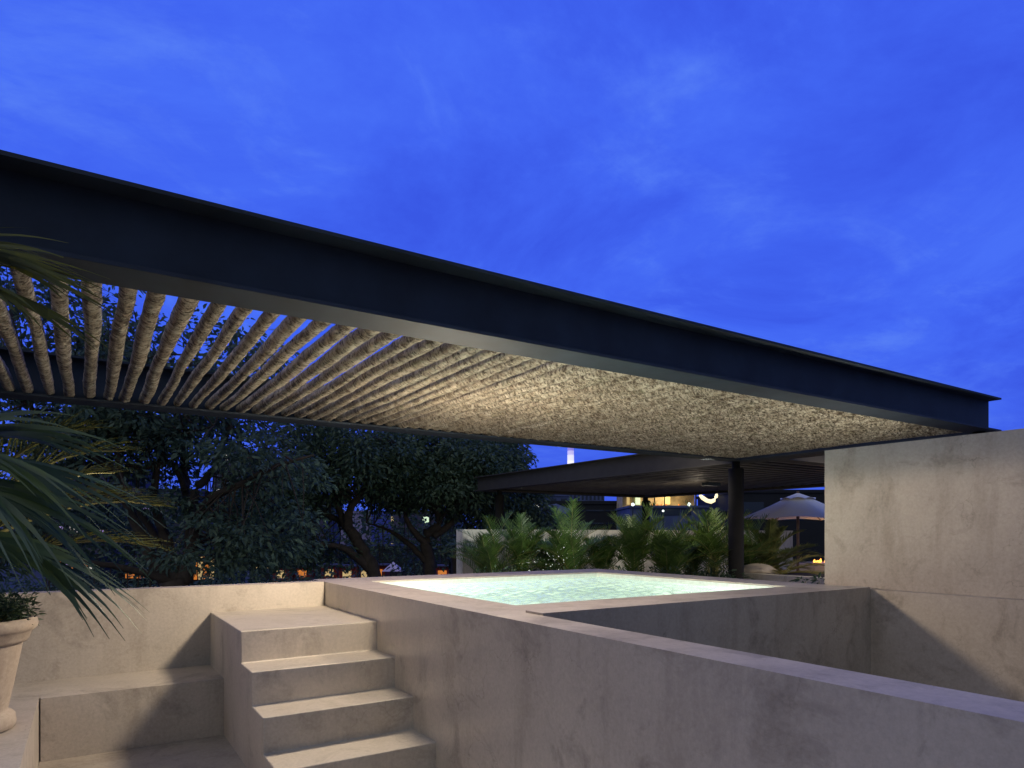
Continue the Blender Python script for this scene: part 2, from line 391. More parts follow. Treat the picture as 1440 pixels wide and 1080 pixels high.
for k in range(46):
    lam = wr.uniform(.035, .15); th_ = wr.normal(-.35, .6); kk = 2*PI/lam
    Z_ += .0021*lam/.2*wr.uniform(.4, 1.2)*np.sin(kk*(X_*math.sin(th_)+Y_*math.cos(th_))*(1)+.5*np.sin(3.1*X_+wr.uniform(0, 6))+wr.uniform(0, 6.28))
I_ = np.arange(nx*ny).reshape(ny, nx)
Q_ = np.stack([I_[:-1, :-1], I_[:-1, 1:], I_[1:, 1:], I_[1:, :-1]], -1).reshape(-1, 4)
wme = mesh_np(np.stack([X_, Y_, Z_], -1).reshape(-1, 3), Q_)
tag(link('water', wme, water_mat(), None, True), kind='structure')

# right-hand walls
slab('court_wall', 4.394, 4.492, -3, 2.431, FLOOR-.02, RIM-.005, PLASTER_WALL)
tag(bpy.data.objects['court_wall'], 'waist-high plaster wall with a diagonal shadow, in front of the tall wall', 'wall')
slab('tall_wall', 4.495, 4.74, -3, 2.82, FLOOR-.02, .597, PLASTER_WALL, None, .006)
tag(bpy.data.objects['tall_wall'], 'tall stained tan plaster wall at the right, below the end of the steel roof beam', 'wall')

# ------------------------------------------------------------------ steel pergolas
def ibeam(bm, p0, p1, z0, z1, fw=.288, tf=.02, tw=.016):
    """I-section along X or Y"""
    (xa, ya), (xb, yb) = p0, p1
    if abs(xb-xa) > abs(yb-ya):
        box(bm, xa, xb, ya-fw/2, ya+fw/2, z0, z0+tf); box(bm, xa, xb, ya-fw/2, ya+fw/2, z1-tf, z1); box(bm, xa, xb, ya-tw/2, ya+tw/2, z0+tf, z1-tf)
    else:
        box(bm, xa-fw/2, xa+fw/2, ya, yb, z0, z0+tf); box(bm, xa-fw/2, xa+fw/2, ya, yb, z1-tf, z1); box(bm, xa-tw/2, xa+tw/2, ya, yb, z0+tf, z1-tf)
ZB, ZT = 1.228, 1.632
pg = thing('pergola', (4, 5.6, FLOOR), 'near pergola with a deep dark steel beam frame and a roof of rough wooden poles', 'pergola')
for nm, a, b_ in (('beam', (-2.2, 3.70), (9.30, 3.70)), ('beam', (-2.2, 7.445), (9.255, 7.445)), ('beam', (9.40, 3.85), (9.40, 7.59))):
    bm = bmesh.new(); ibeam(bm, a, b_, ZB, ZT)
    link(nm, bm_mesh(bm), STEEL, pg)
def column(x, y, parent, m, ztop=ZB, name='column'):
    bm = bmesh.new()
    lathe(bm, [(.16, FLOOR), (.16, FLOOR+.015), (.128, FLOOR+.016), (.128, ztop-.125), (.118, ztop-.118), (.066, ztop-.117), (.066, ztop-.002)], (x, y, 0), 32)
    o = link(name, bm_mesh(bm), m, parent, True)
    return o
column(9.40, 7.52, pg, STEEL2); column(9.12, 3.72, pg, STEEL2)
# rough wooden poles
def log_mesh(seed, L=3.69, seg=14, rings=76):
    r = random.Random(seed); V = []; Fc = []
    ph = [r.uniform(0, 6.28) for _ in range(6)]
    for i in range(rings+1):
        y = -L/2 + L*i/rings; u = i/rings
        cx_ = .005*math.sin(2.2*u*PI+ph[0]) + .002*math.sin(5*u*PI+ph[1]); cz = .005*math.sin(2.7*u*PI+ph[2]) + .002*math.sin(6*u*PI+ph[3])
        base = .0435 + .003*math.sin(3*u*PI+ph[4])
        if i in (0, rings): base *= .80
        ringr = .0007*math.sin(y*95+2.5*math.sin(y*7+ph[5]))
        for k in range(seg):
            a = 2*PI*k/seg
            rr = base + ringr + 0.0050*mnoise.noise((math.cos(a)*1.3+seed*3.1, y*9, math.sin(a)*1.3)) + .0025*mnoise.noise((math.cos(a)*4, y*24+seed, math.sin(a)*4))
            V.append((cx_+rr*math.cos(a), y, cz+rr*math.sin(a)))
    for i in range(rings):
        for k in range(seg):
            Fc.append((i*seg+k, i*seg+(k+1) % seg, (i+1)*seg+(k+1) % seg, (i+1)*seg+k))
    me = mesh_np(V, Fc, 'log')
    bm = bmesh.new(); bm.from_mesh(me); bm.verts.ensure_lookup_table()
    bm.faces.new([bm.verts[k] for k in range(seg)]); bm.faces.new([bm.verts[rings*seg+k] for k in range(seg)][::-1])
    bmesh.ops.recalc_face_normals(bm, faces=bm.faces[:]); bm.to_mesh(me); bm.free()
    me.shade_smooth(); me.materials.append(LOG); return me
LM = [log_mesh(s) for s in range(7)]
i = 0; x = 0.036 - .1488*13
while x < 9.2:
    o = link('log', LM[(i*3) % 7], LOG, pg, loc=Vector((x+random.uniform(-.008, .008), 5.572, ZB+.02+.043+random.uniform(-.003, .006)))-Vector(pg.location))
    o.rotation_euler = (0, random.uniform(0, 6.28), random.uniform(-.002, .002) + (PI if random.random() < .5 else 0))
    o.scale = (random.uniform(.90, 1.12), 1, random.uniform(.90, 1.12))
    i += 1; x += .1488

STEEL3 = plain('brown_painted_steel', (.034, .030, .028), .75, 0., 5, .2)
pg2 = thing('pergola', (13, 11, FLOOR), 'far pergola of dark steel with thin slats, behind the column and above the palm hedge', 'pergola')
for a, b_ in (((9.68, 3.9), (9.68, 16.9)), ((9.83, 16.76), (16.2, 16.76)), ((16.34, 6.9), (16.34, 16.9)), ((9.83, 6.98), (16.2, 6.98))):
    bm = bmesh.new(); ibeam(bm, a, b_, ZB, ZT)
    link('beam', bm_mesh(bm), STEEL3, pg2)
SLAT = plain('grey_slat', (.12, .11, .095), .6, 0., 4, .3)
bm = bmesh.new(); box(bm, -3.24, 3.24, -.04, .04, -.008, .008); slm = bm_mesh(bm)
slab('roof_panel', 9.70, 16.32, 7.0, 16.74, ZT-.13, ZT-.09, STEEL2, pg2, 0)
y = 7.25
while y < 16.5:
    link('slat', slm, SLAT, pg2, loc=Vector((13.01, y, ZB+.075))-Vector(pg2.location)); y += .305
for x, y in ((10.05, 16.3), (16.0, 16.5), (16.2, 7.1)): column(x, y, pg2, STEEL2)
fx = thing('ceiling_spotlight', (12.95, 11.1, ZB), 'small black box spotlight glowing on the underside of the far pergola', 'lamp')
bm = bmesh.new(); box(bm, 12.72, 13.18, 11.0, 11.2, ZB-.06, ZB+.02); link('housing', bm_mesh(bm), STEEL, fx)
bm = bmesh.new(); box(bm, 12.75, 13.15, 11.203, 11.21, ZB-.05, ZB+.01); link('lens', bm_mesh(bm), emit('warm_lens', (1, .75, .45), 3.), fx)
lamp('POINT', 'far_pergola_light', (13.1, 11.7, .80), 16, WARM, shadow_soft_size=.08)

# ------------------------------------------------------------------ plants
def frond_np(base, az, elev, L, droop, nl, leafL, leafW, rs, segs=3, tilt=.55, fold=0., start=.22, ang0=1.05, sag=.5, twist=0.):
    """one pinnate frond: (verts, quads, rachis points)"""
    V = []; Q = []
    base = Vector(base); pts = []; nseg = 18; p = base.copy(); e = elev
    for i in range(nseg+1):
        pts.append(p.copy())
        d = Vector((math.cos(az)*math.cos(e), math.sin(az)*math.cos(e), math.sin(e)))
        p = p + d*(L/nseg); e -= droop/nseg*(.4+1.2*i/nseg)
    for side in (-1, 1):
        for j in range(nl):
            u = start + (1-start)*(j+.5*(side > 0)*.6)/nl
            if u > .995: u = .995
            k = u*nseg; i0 = min(int(k), nseg-1); q = pts[i0].lerp(pts[i0+1], k-i0)
            T = (pts[i0+1]-pts[i0]).normalized(); S = T.cross(Vector((0, 0, 1)))
            S = S.normalized() if S.length > 1e-4 else Vector((1, 0, 0)); U = S.cross(T)
            s = math.sin(PI*min(1, (u-start)/(1-start)*.82+.16))**.7
            l = leafL*(s*.85+.15)*rs.uniform(.85, 1.12)
            ang = (ang0-.55*ang0*u)*rs.uniform(.9, 1.1)
            d = (T*math.cos(ang) + S*(side*math.sin(ang)) + U*(tilt*rs.uniform(.5, 1.1))).normalized()
            wv = d.cross(U).normalized()
            wv = (wv + U*side*rs.uniform(-.3, .3)).normalized()
            if twist:
                t_ = twist*rs.uniform(.6, 1.2)*(1 if side > 0 else 1)
                wv = wv*math.cos(t_) + d.cross(wv)*math.sin(t_)
            b0 = len(V); pp = q.copy(); dd = d.copy()
            for m_ in range(segs+1):
                f = m_/segs
                w = leafW*(.45+1.1*f if f < .35 else (1-f)/.65*.835+.0)*.5
                if m_ == segs: w = leafW*.03
                V.append(pp-wv*w); V.append(pp+wv*w)
                if m_ < segs:
                    o = b0+2*m_; Q.append((o, o+1, o+3, o+2))
                pp = pp + dd*(l/segs); dd = (dd + Vector((0, 0, -sag*rs.uniform(.6, 1.3)/segs))).normalized()
    return V, Q, pts
def fronds_mesh(specs, rs):
    VV = []; QQ = []; rach = []
    for s in specs:
        V, Q, pts = frond_np(rs=rs, **s); o = len(VV)
        VV += [tuple(v) for v in V]; QQ += [tuple(i+o for i in q) for q in Q]; rach.append((pts, s['L']))
    return mesh_np(VV, QQ), rach
def areca(seed, h=1.75, n=26):
    """clumping palm around the origin: (leaf mesh, stem mesh)"""
    rs = random.Random(seed); specs = []
    for i in range(n):
        az = rs.uniform(0, 2*PI); top = rs.random()
        el = rs.uniform(1.0, 1.5) if top > .3 else rs.uniform(.35, .9)
        specs.append(dict(base=(rs.gauss(0, .07), rs.gauss(0, .07), h*rs.uniform(.02, .42)), az=az, elev=el, L=h*rs.uniform(.5, .80), droop=rs.uniform(.55, 1.35), nl=20, leafL=.32*h/1.6, leafW=.030, segs=3, tilt=.5, start=.18, sag=.45))
    me, rach = fronds_mesh(specs, rs)
    bm = bmesh.new()
    for pts, L in rach: tube(bm, [pts[0]-Vector((0, 0, min(.3, pts[0].z)))] + pts[::3], [.011]+[.008*(1-k/7.5)+.001 for k in range(len(pts[::3]))], 4, False)
    return me, bm_mesh(bm)
ARE = [areca(s, 1.7, 30) for s in (3, 8, 21)]
hedge = [(690, 11.9, .98), (733, 12.1, 1.05), (768, 12.6, .72), (803, 11.7, 1.10), (846, 12.3, .90), (895, 11.8, 1.10), (940, 11.7, 1.08), (972, 12.4, .84), (1006, 11.9, 1.16), (1052, 12.6, .95)]
hl = ['leftmost palm of the hedge, against the bare end of the planter wall', 'green palm in the hedge in front of the far pergola column at the left',
      'short green palm between two taller palms of the hedge, behind white flowers', 'tall spreading palm of the hedge with yellow drooping tips above white flowers',
      'low bushy palm in the middle of the hedge behind the pool corner', 'tall palm of the hedge in front of the far slender column',
      'mid-height palm of the hedge below the lit restaurant', 'small palm of the hedge between two taller ones, near the thick column',
      'tallest palm of the hedge, just left of the thick dark column', 'palm half hidden behind the thick dark column']
for k, (px, d, s) in enumerate(hedge):
    g = W(px, 750, d); t_ = thing('areca_palm', (g.x, g.y, FLOOR+.25), hl[k], 'palm', 'palms of the hedge behind the pool')
    lm, sm = ARE[k % 3]
    o1 = link('foliage', lm, PALM, t_, loc=(0, 0, 0)); o2 = link('stem', sm, STEM, t_, loc=(0, 0, 0))
    t_.scale = (s*.86, s*.86, s*.76); t_.rotation_euler = (0, 0, k*1.37)
# low ground cover and white flowers
def leaf_blob(centers, n, size, rs, aspect=.42, up=.3, spread=None):
    """pointed folded leaves scattered round centres: centers (m,3), spread (m,3)"""
    centers = np.asarray(centers, float); m = len(centers); spread = np.asarray(spread, float)
    idx = rs.integers(0, m, n) if np.isscalar(n) else np.repeat(np.arange(m), n)
    k = len(idx); g = rs.normal(size=(k, 3)); g /= np.maximum(1, np.linalg.norm(g, axis=1, keepdims=True)/1.7)
    c = centers[idx] + g*spread[idx]
    out = g.copy(); out[:, 2] = out[:, 2]*.4; d = out + rs.normal(size=(k, 3))*.55; d[:, 2] += up-.35*rs.random(k)*2
    d /= np.linalg.norm(d, axis=1, keepdims=True)
    r = rs.normal(size=(k, 3)); r[:, 2] *= .35; w = np.cross(d, np.cross(r, d)); w -= d*(w*d).sum(1, keepdims=True); w /= np.linalg.norm(w, axis=1, keepdims=True)
    nrm = np.cross(d, w)
    L = size*rs.uniform(.6, 1.25, (k, 1)); wd = L*aspect*.5
    fold = nrm*(wd*.45)
    droop = np.zeros((k, 3)); droop[:, 2] = -L[:, 0]*.18
    v = np.stack([c, c+d*L*.30+w*wd*.92+fold, c+d*L*.66+w*wd*.66+fold+droop*.4, c+d*L+droop, c+d*L*.66-w*wd*.66+fold+droop*.4, c+d*L*.30-w*wd*.92+fold], 1)
    V = v.reshape(-1, 3); b0 = np.arange(k)[:, None]*6
    Q = np.concatenate([b0+np.array([0, 1, 2, 3]), b0+np.array([0, 3, 4, 5])], 0)
    return V, Q
cs = []; sp = []
for _ in range(60):
    px = random.uniform(675, 1035); g = W(px, 750, random.uniform(11.0, 11.6)); cs.append((g.x, g.y, FLOOR+.28+random.uniform(0, .18))); sp.append((.18, .18, .14))
V, Q = leaf_blob(cs, 5200, .09, rng, .4, .5, sp)
tag(link('ground_cover', mesh_np(V, Q), SHRUB), kind='stuff')
cs = []; sp = []
for _ in range(26):
    px = random.choice([random.gauss(745, 14), random.gauss(775, 14), random.gauss(800, 10)]); g = W(px, 750, random.uniform(11.0, 11.3)); cs.append((g.x, g.y, FLOOR+.45+random.uniform(0, .55))); sp.append((.10, .10, .13))
V, Q = leaf_blob(cs, 150, .022, rng, .8, .2, sp)
tag(link('white_flowers', mesh_np(V, Q), PETAL), kind='stuff')
# planter bed + wall behind the hedge
PW = concrete('pale_plaster', (.60, .55, .50), (.50, .45, .41), (.27, .23, .2), (.6, .8), 2.2)
slab('planter_wall', 5.97, 16.07, 11.0, 11.25, FLOOR-.02, .075, PW)
tag(bpy.data.objects['planter_wall'], 'pale plaster wall behind the palm hedge, its top level with the eye', 'wall')
slab('planter_bed', 6.05, 9.0, 8.6, 10.98, FLOOR-.01, FLOOR+.24, SOIL, None, 0); bpy.data.objects['planter_bed']['kind'] = 'structure'
slab('planter_curb', 9.75, 9.95, 3.5, 7.72, FLOOR-.02, -.70, PLASTER)
tag(bpy.data.objects['planter_curb'], 'low tan plaster planter edge right of the thick column, below the arching palm', 'wall')
slab('soil_bed', 9.96, 13.5, 3.5, 7.8, FLOOR-.01, -.76, SOIL, None, 0); bpy.data.objects['soil_bed']['kind'] = 'structure'
# boulder on the bed
g = W(1062, 806, 12.1)
bm = bmesh.new(); bmesh.ops.create_icosphere(bm, subdivisions=4, radius=1)
for v in bm.verts:
    n_ = mnoise.noise(v.co*1.6)*.16; v.co = Vector((v.co.x*.42, v.co.y*.36, v.co.z*.15))*(1+n_)
bmesh.ops.translate(bm, verts=bm.verts[:], vec=(g.x, g.y, -.70))
tag(link('boulder', bm_mesh(bm), PLASTER_WALL, None, True), 'smooth rounded tan boulder beside the thick column', 'boulder')
# feather palm right of the column
def big_palm(px, d, z, label, seed, mat_leaf, n=20, L=1.05, cat='palm', spec=None, group=None, nl=34, leafL=.24, w=.03):
    rs = random.Random(seed); g = W(px, 750, d); t_ = thing('feather_palm', (g.x, g.y, z), label, cat, group)
    specs = spec or [dict(base=(g.x, g.y, z+.05), az=2*PI*k/n+rs.uniform(-.2, .2), elev=rs.choice([1.3, 1.05, .8, .55]), L=L*rs.uniform(.75, 1.05), droop=rs.uniform(.5, 1.3), nl=nl, leafL=leafL, leafW=w, segs=3, tilt=.35, start=.12, sag=.3) for k in range(n)]
    me, rach = fronds_mesh(specs, rs); link('foliage', me, mat_leaf, t_)
    bm = bmesh.new()
    for pts, L_ in rach: tube(bm, pts[::3], [.012*(1-k/7.2)+.001 for k in range(7)], 5, False)
    link('stem', bm_mesh(bm), STEM, t_)
    return t_
CYC = leafmat('cycad_leaf', (.05, .07, .022), (.085, .105, .035), (.15, .15, .05), .45, .25)
big_palm(1081, 13.0, -.80, 'feather palm standing alone right of the thick column in the low planter', 5, CYC, 24, 1.15)
g = W(1112, 750, 12.2); RX = math.atan2(RT.y, RT.x)
sp_ = [dict(base=(g.x-.25, g.y, -.74), az=RX+a, elev=e, L=l, droop=dr, nl=30, leafL=.2, leafW=.026, segs=3, tilt=.3, start=.15, sag=.35) for a, e, l, dr in ((.1, .75, 1.0, 1.3), (-.25, .5, .95, 1.1), (.5, .35, .8, .8), (2.4, .5, .8, 1.), (3.2, .3, .8, .7), (-.6, .2, .9, .6), (1.6, .4, .7, .8), (4.2, .25, .7, .6), (5.2, .2, .8, .5))]
big_palm(1112, 12.2, -.76, 'yellowish feather palm with a frond arching right in front of the parasol pole', 6, PALM_DRY, spec=sp_)
# two sprigs just behind the rim at the tall wall
for k, (px, lab) in enumerate(((1132, 'small dark sprig of leaves behind the pool rim, further from the tall wall'), (1151, 'small dark sprig of leaves behind the pool rim, touching the tall wall'))):
    g = W(px, 820, 6.0); t_ = thing('seedling', (g.x, g.y, FLOOR), lab, 'plant', 'sprigs beside the tall wall')
    V, Q = leaf_blob([(g.x, g.y, g.z+.02)], 16, .07, rng, .35, .6, [(.035, .035, .012)])
    link('foliage', mesh_np(V, Q), SHRUB, t_)
    bm = bmesh.new(); tube(bm, [(g.x, g.y, FLOOR), (g.x+.01, g.y, g.z+.02)], [.006, .003], 5); link('stem', bm_mesh(bm), STEM, t_)

# ------------------------------------------------------------------ parasol, fire pit
g = W(1122, 750, 19.0); pz = FLOOR
um = thing('parasol', (g.x, g.y, pz), 'round pale grey fabric parasol on a wooden pole beyond the far pergola', 'parasol')
FAB = plain('parasol_fabric', (.80, .78, .78), .9, 0., 60, .08, .2)
bm = bmesh.new(); nseg = 8; r_e, z_e, z_t = 1.74, .40, 1.20
def canopy(bm, r0, z0, r1, z1, sag, steps=6, sub=4):
    rows = []
    for i in range(steps+1):
        u = i/steps; r = r0+(r1-r0)*u; row = []
        for k in range(nseg*sub):
            a = 2*PI*(k/sub)/nseg + .2; f = (k % sub)/sub; ch = math.cos(PI/nseg)/math.cos((f-.5)*2*PI/nseg) if True else 1
            z = z0+(z1-z0)*u - sag*math.sin(PI*u)*.5 - .05*u*math.sin(PI*f)*(-1 if i == steps else .6)
            row.append(bm.verts.new((g.x+r*ch*math.cos(a), g.y+r*ch*math.sin(a), z)))
        rows.append(row)
    n_ = nseg*sub
    for i in range(steps):
        for k in range(n_): bm.faces.new([rows[i][k], rows[i][(k+1) % n_], rows[i+1][(k+1) % n_], rows[i+1][k]])
canopy(bm, .30, z_t-.17, r_e, z_e, .06); link('canopy', bm_mesh(bm), FAB, um, True)
bm = bmesh.new(); canopy(bm, .03, z_t-.05, .50, z_t-.232, .0, 3); link('vent', bm_mesh(bm), FAB, um, True)
WOOD = plain('pole_wood', (.16, .10, .06), .6, 0., 8, .4)
bm = bmesh.new(); tube(bm, [(g.x, g.y, pz), (g.x, g.y, z_t)], .04, 12); link('pole', bm_mesh(bm), WOOD, um)
for k in range(8):
    a = 2*PI*k/8+.2; bm = bmesh.new(); tube(bm, [(g.x, g.y, z_t-.22), (g.x+r_e*.97*math.cos(a), g.y+r_e*.97*math.sin(a), z_e-.012)], .014, 6); link('rib', bm_mesh(bm), WOOD, um)
g2 = W(1150, 750, 20.5)
fp = thing('fire_pit', (g2.x, g2.y, FLOOR), 'low plaster fire pit with small flames below the parasol', 'fire pit')
bm = bmesh.new(); box(bm, g2.x-1.3, g2.x+1.6, g2.y-.5, g2.y+.5, FLOOR, -.90, -TH); bevel(bm, .006); link('base', bm_mesh(bm), PLASTER, fp)
rs = random.Random(4); FLAME = emit('flame', (1, .33, .05), 4.)
for k in range(9):
    bm = bmesh.new()
    q = g2 + RT*rs.uniform(-.16, .62); hh = rs.uniform(.06, .17)
    tube(bm, [(q.x, q.y, -.899), (q.x+rs.uniform(-.01, .01), q.y, -.899+hh*.45), (q.x+rs.uniform(-.03, .03), q.y, -.899+hh)], [.03, .042, .003], 6); link('flame', bm_mesh(bm), FLAME, fp)

lamp('POINT', 'fire_glow', (g2.x, g2.y-.6, -.5), 18, (1, .55, .22), shadow_soft_size=.1)

# ------------------------------------------------------------------ foreground pot and palm
g = W(-46, 750, 3.06); PX, PY, PZ = g.x, g.y, -.9135
pot = thing('plant_pot', (PX, PY, PZ), 'tall tan clay pot with a rolled rim on the plinth at the left edge', 'pot')
bm = bmesh.new()
lathe(bm, [(.165, 0), (.178, .006), (.182, .03), (.178, .062), (.168, .074), (.150, .082), (.152, .10), (.172, .20), (.192, .31), (.207, .395), (.209, .402), (.222, .404), (.232, .42), (.243, .452), (.252, .458), (.264, .470), (.268, .488), (.264, .507), (.252, .517), (.236, .517), (.228, .50), (.222, .46)], (PX, PY, PZ), 64)
link('body', bm_mesh(bm), POT_MAT, pot, True)
bm = bmesh.new(); lathe(bm, [(.2215, .462), (.2215, .474)], (PX, PY, PZ), 32); link('soil', bm_mesh(bm), SOIL, pot)
# under-planting
cs = []; sp = []
for k in range(70):
    a = random.uniform(0, 2*PI); r = .245*math.sqrt(random.random()); cs.append((PX+r*math.cos(a), PY+r*math.sin(a), PZ+.52+.09*random.random()*(1.2-r/.26*.6))); sp.append((.022, .022, .03))
V, Q = leaf_blob(cs, 3600, .034, rng, .26, .7, sp)
sh = thing('shrub', (PX, PY, PZ+.48), 'low dark green feathery shrub filling the clay pot', 'shrub'); link('foliage', mesh_np(V, Q), SHRUB, sh)
bm = bmesh.new()
for c_ in cs[::3]: tube(bm, [(PX+(c_[0]-PX)*.5, PY+(c_[1]-PY)*.5, PZ+.47), c_], [.004, .002], 4)
link('stem', bm_mesh(bm), STEM, sh)
# palm growing from the pot
rs = random.Random(12)
pm_ = thing('potted_palm', (PX, PY, PZ+.48), 'large arching palm in the foreground clay pot, fronds reaching in from the left', 'palm')
def fr(az, el, L, dr, nl=22, lL=.5, lW=.034, b=None, tilt=.18, st=.25, sag=.9, a0=1.05, tw=0.): return dict(twist=tw, base=tuple(b), az=RX+az, elev=el, L=L, droop=dr, nl=nl, leafL=lL, leafW=lW, segs=8, tilt=tilt, start=st, sag=sag, ang0=a0)
c1 = W(-262, 700, 2.70); c2 = W(-215, 372, 2.6); c3 = W(-255, 765, 2.8)
green = [fr(.05, .50, .80, 1.0, 14, .86, .036, c1, .10, .30, .95, .62, 1.), fr(-.12, .30, .86, .9, 14, .86, .037, c1, .08, .30, 1.1, .6, 1.), fr(.15, .22, .88, .9, 13, .80, .035, c3, .08, .3, 1.0, .6, 1.), fr(.3, .70, .76, .9, 10, .76, .038, c1, .08, .3, .8, .6, 1.),
         fr(2.4, .9, .9, 1.4, 16, .5, .04, c1), fr(3.4, .9, .9, 1.4, 16, .5, .04, c1), fr(-1.8, .9, .8, 1.4, 16, .5, .04, c1)]
me, rach = fronds_mesh(green, rs); link('foliage', me, PALM_NEAR, pm_, True)
yel = [fr(.0, .26, .68, .8, 10, .60, .034, c2, .05, .30, .45, .5, .9), fr(.12, .45, .60, 1.0, 8, .56, .032, c2, .05, .30, .45, .5, .9), fr(-.1, .05, .66, .5, 9, .6, .032, c2-Vector((0, 0, .05)), .05, .3, .7, .5, .9),
       fr(.55, .95, .85, 1.1, 26, .36, .016, (PX-.05, PY+.1, .0), .3, .2, .5), fr(.2, 1.15, .9, 1.2, 26, .36, .016, (PX-.1, PY+.15, -.05), .3, .2, .5), fr(.8, .6, .95, .9, 28, .34, .016, (PX-.05, PY+.12, -.1), .3, .2, .5), fr(.3, .35, .8, .7, 26, .34, .016, (PX, PY+.12, -.15), .3, .2, .5), fr(1.2, .9, .9, 1., 24, .34, .016, (PX, PY+.12, -.1), .3, .2, .5), fr(.1, .7, .8, .9, 26, .34, .016, (PX-.05, PY+.12, -.1), .3, .2, .5)]
me, rach2 = fronds_mesh(yel, rs); link('foliage', me, PALM_NEAR2, pm_, True)['label'] = 'yellowish green fronds of the foreground palm'
bm = bmesh.new()
for pts, L_ in rach+rach2: tube(bm, [Vector((PX+rs.uniform(-.05, .05), PY+rs.uniform(-.05, .05), PZ+.47))] + pts[::3], [.014]+[.010*(1-k/7.2)+.001 for k in range(7)], 7, False)
link('stem', bm_mesh(bm), STEM, pm_, True)

# ------------------------------------------------------------------ trees beyond the parapet
def tree(name, label, d, limbs, crowns, nclump, per, lsize, m_leaf, seed, roots=0, depth=2.2, group='trees beyond the parapet'):
    """limbs: (points (px, py, depth offset), r0, r1); crowns: (px, py, rx, ry, weight)"""
    rs = np.random.default_rng(seed); rr = random.Random(seed)
    b = limbs[0][0][0]; g = W(b[0], b[1], d); t_ = thing(name, (g.x, g.y, STREET), label, 'tree', group)
    bm = bmesh.new(); P = []
    for pts, r0, r1 in limbs:
        ww = [W(x, y, d+o) for x, y, o in pts]
        q = []                                         # smooth the limb and give it knees
        for i in range(len(ww)-1):
            for k in range(5):
                u = k/5; a0 = ww[max(i-1, 0)]; a3 = ww[min(i+2, len(ww)-1)]; p1 = ww[i]; p2 = ww[i+1]
                q.append(.5*((2*p1)+(-a0+p2)*u+(2*a0-5*p1+4*p2-a3)*u*u+(-a0+3*p1-3*p2+a3)*u**3))
        q.append(ww[-1])
        q = [v+Vector((rr.uniform(-1, 1), rr.uniform(-1, 1), rr.uniform(-.5, .5)))*r0*.18 for v in q]
        n_ = len(q); tube(bm, q, [r0+(r1-r0)*i/(n_-1) for i in range(n_)], 9)
        P += q[2:]
    tot = sum(c[4] for c in crowns); cs = []; sp = []
    for (px, py, rx, ry, w) in crowns:
        for _ in range(int(nclump*1.15*w/tot)):
            while True:
                u = rr.uniform(-1, 1), rr.uniform(-1, 1), rr.uniform(-1, 1)
                if u[0]**2+u[1]**2+u[2]**2 < 1: break
            dd = d+u[2]*depth; c_ = W(px+u[0]*rx, py+u[1]*ry, d)+FW*(u[2]*depth)
            cs.append(tuple(c_)); s = lsize*rr.uniform(1.1, 2.2); sp.append((s*1.25, s*1.25, s*.62))
    Pn = np.array([tuple(v) for v in P])
    for c_ in cs:                                       # a twig from the nearest limb to every spray of leaves
        dl = np.linalg.norm(Pn-np.array(c_), axis=1); k = int(np.argmin(dl+rs.random(len(dl))*.8)); a = Vector(P[k]); e = Vector(c_)
        if (e-a).length > 3.4: continue
        mid = a.lerp(e, .5)+Vector((rr.uniform(-.1, .1), rr.uniform(-.1, .1), .12))*min(1, (e-a).length)
        tube(bm, [a, mid, e], [lsize*.16, lsize*.10, lsize*.04], 4, False)
    for _ in range(roots):                              # hanging aerial roots
        q = rr.choice(P); l = rr.uniform(.5, 1.6); tube(bm, [q, q+Vector((rr.uniform(-.05, .05), 0, -l*.5)), q+Vector((rr.uniform(-.08, .08), 0, -l))], [.012, .01, .006], 4, False)
    link('trunk', bm_mesh(bm), BARK, t_, True)
    V, Q = leaf_blob(cs, [per]*len(cs), lsize, rs, .48, .05, sp)
    link('crown', mesh_np(V, Q), m_leaf, t_)
    return t_
tree('fig_tree', 'large spreading fig tree left of the pool with several crooked stems and hanging roots', 14.0,
     [([(255, 1110, 0), (255, 900, 0), (245, 815, 0)], .36, .28),
      ([(235, 830, 0), (205, 765, -.3), (175, 700, -.6), (165, 640, -.8), (150, 560, -.6)], .15, .018),
      ([(245, 820, 0), (228, 770, .3), (195, 720, .5), (150, 690, .8), (90, 660, .6)], .13, .018),
      ([(252, 820, 0), (235, 760, 0), (218, 715, .1), (222, 660, .2), (245, 600, .4), (270, 500, .5)], .14, .018),
      ([(258, 820, 0), (268, 750, .2), (262, 700, .4), (255, 640, .6), (215, 590, .9), (200, 500, .7)], .15, .018),
      ([(262, 820, 0), (275, 740, -.2), (300, 700, -.5), (340, 680, -.8), (390, 655, -1.), (440, 640, -1.1)], .13, .018),
      ([(268, 735, -.1), (275, 690, 0), (300, 660, .2), (318, 610, .3), (340, 560, .4), (350, 480, .3)], .11, .018),
      ([(262, 690, .3), (240, 650, .3), (190, 660, -.2), (230, 620, -.3), (300, 600, -.6)], .08, .018),
      ([(170, 670, -.6), (130, 640, -1.), (80, 610, -1.3), (30, 560, -1.2)], .09, .018),
      ([(250, 820, 0), (180, 800, -.5), (120, 790, -1), (60, 780, -1)], .10, .018)],
     [(90, 575, 120, 95, 1.9), (150, 640, 110, 50, 1.2), (210, 600, 120, 42, 1.2), (270, 580, 110, 40, .9), (345, 640, 75, 30, .55), (265, 700, 50, 16, .22), (60, 720, 90, 50, 1.0), (380, 740, 70, 40, .6), (330, 770, 90, 24, .75), (40, 790, 70, 24, .3),
      (250, 500, 150, 55, 1.0), (90, 450, 130, 70, 1.1), (400, 660, 50, 25, .35)], 330, 80, .145, FICUS, 2, 70)
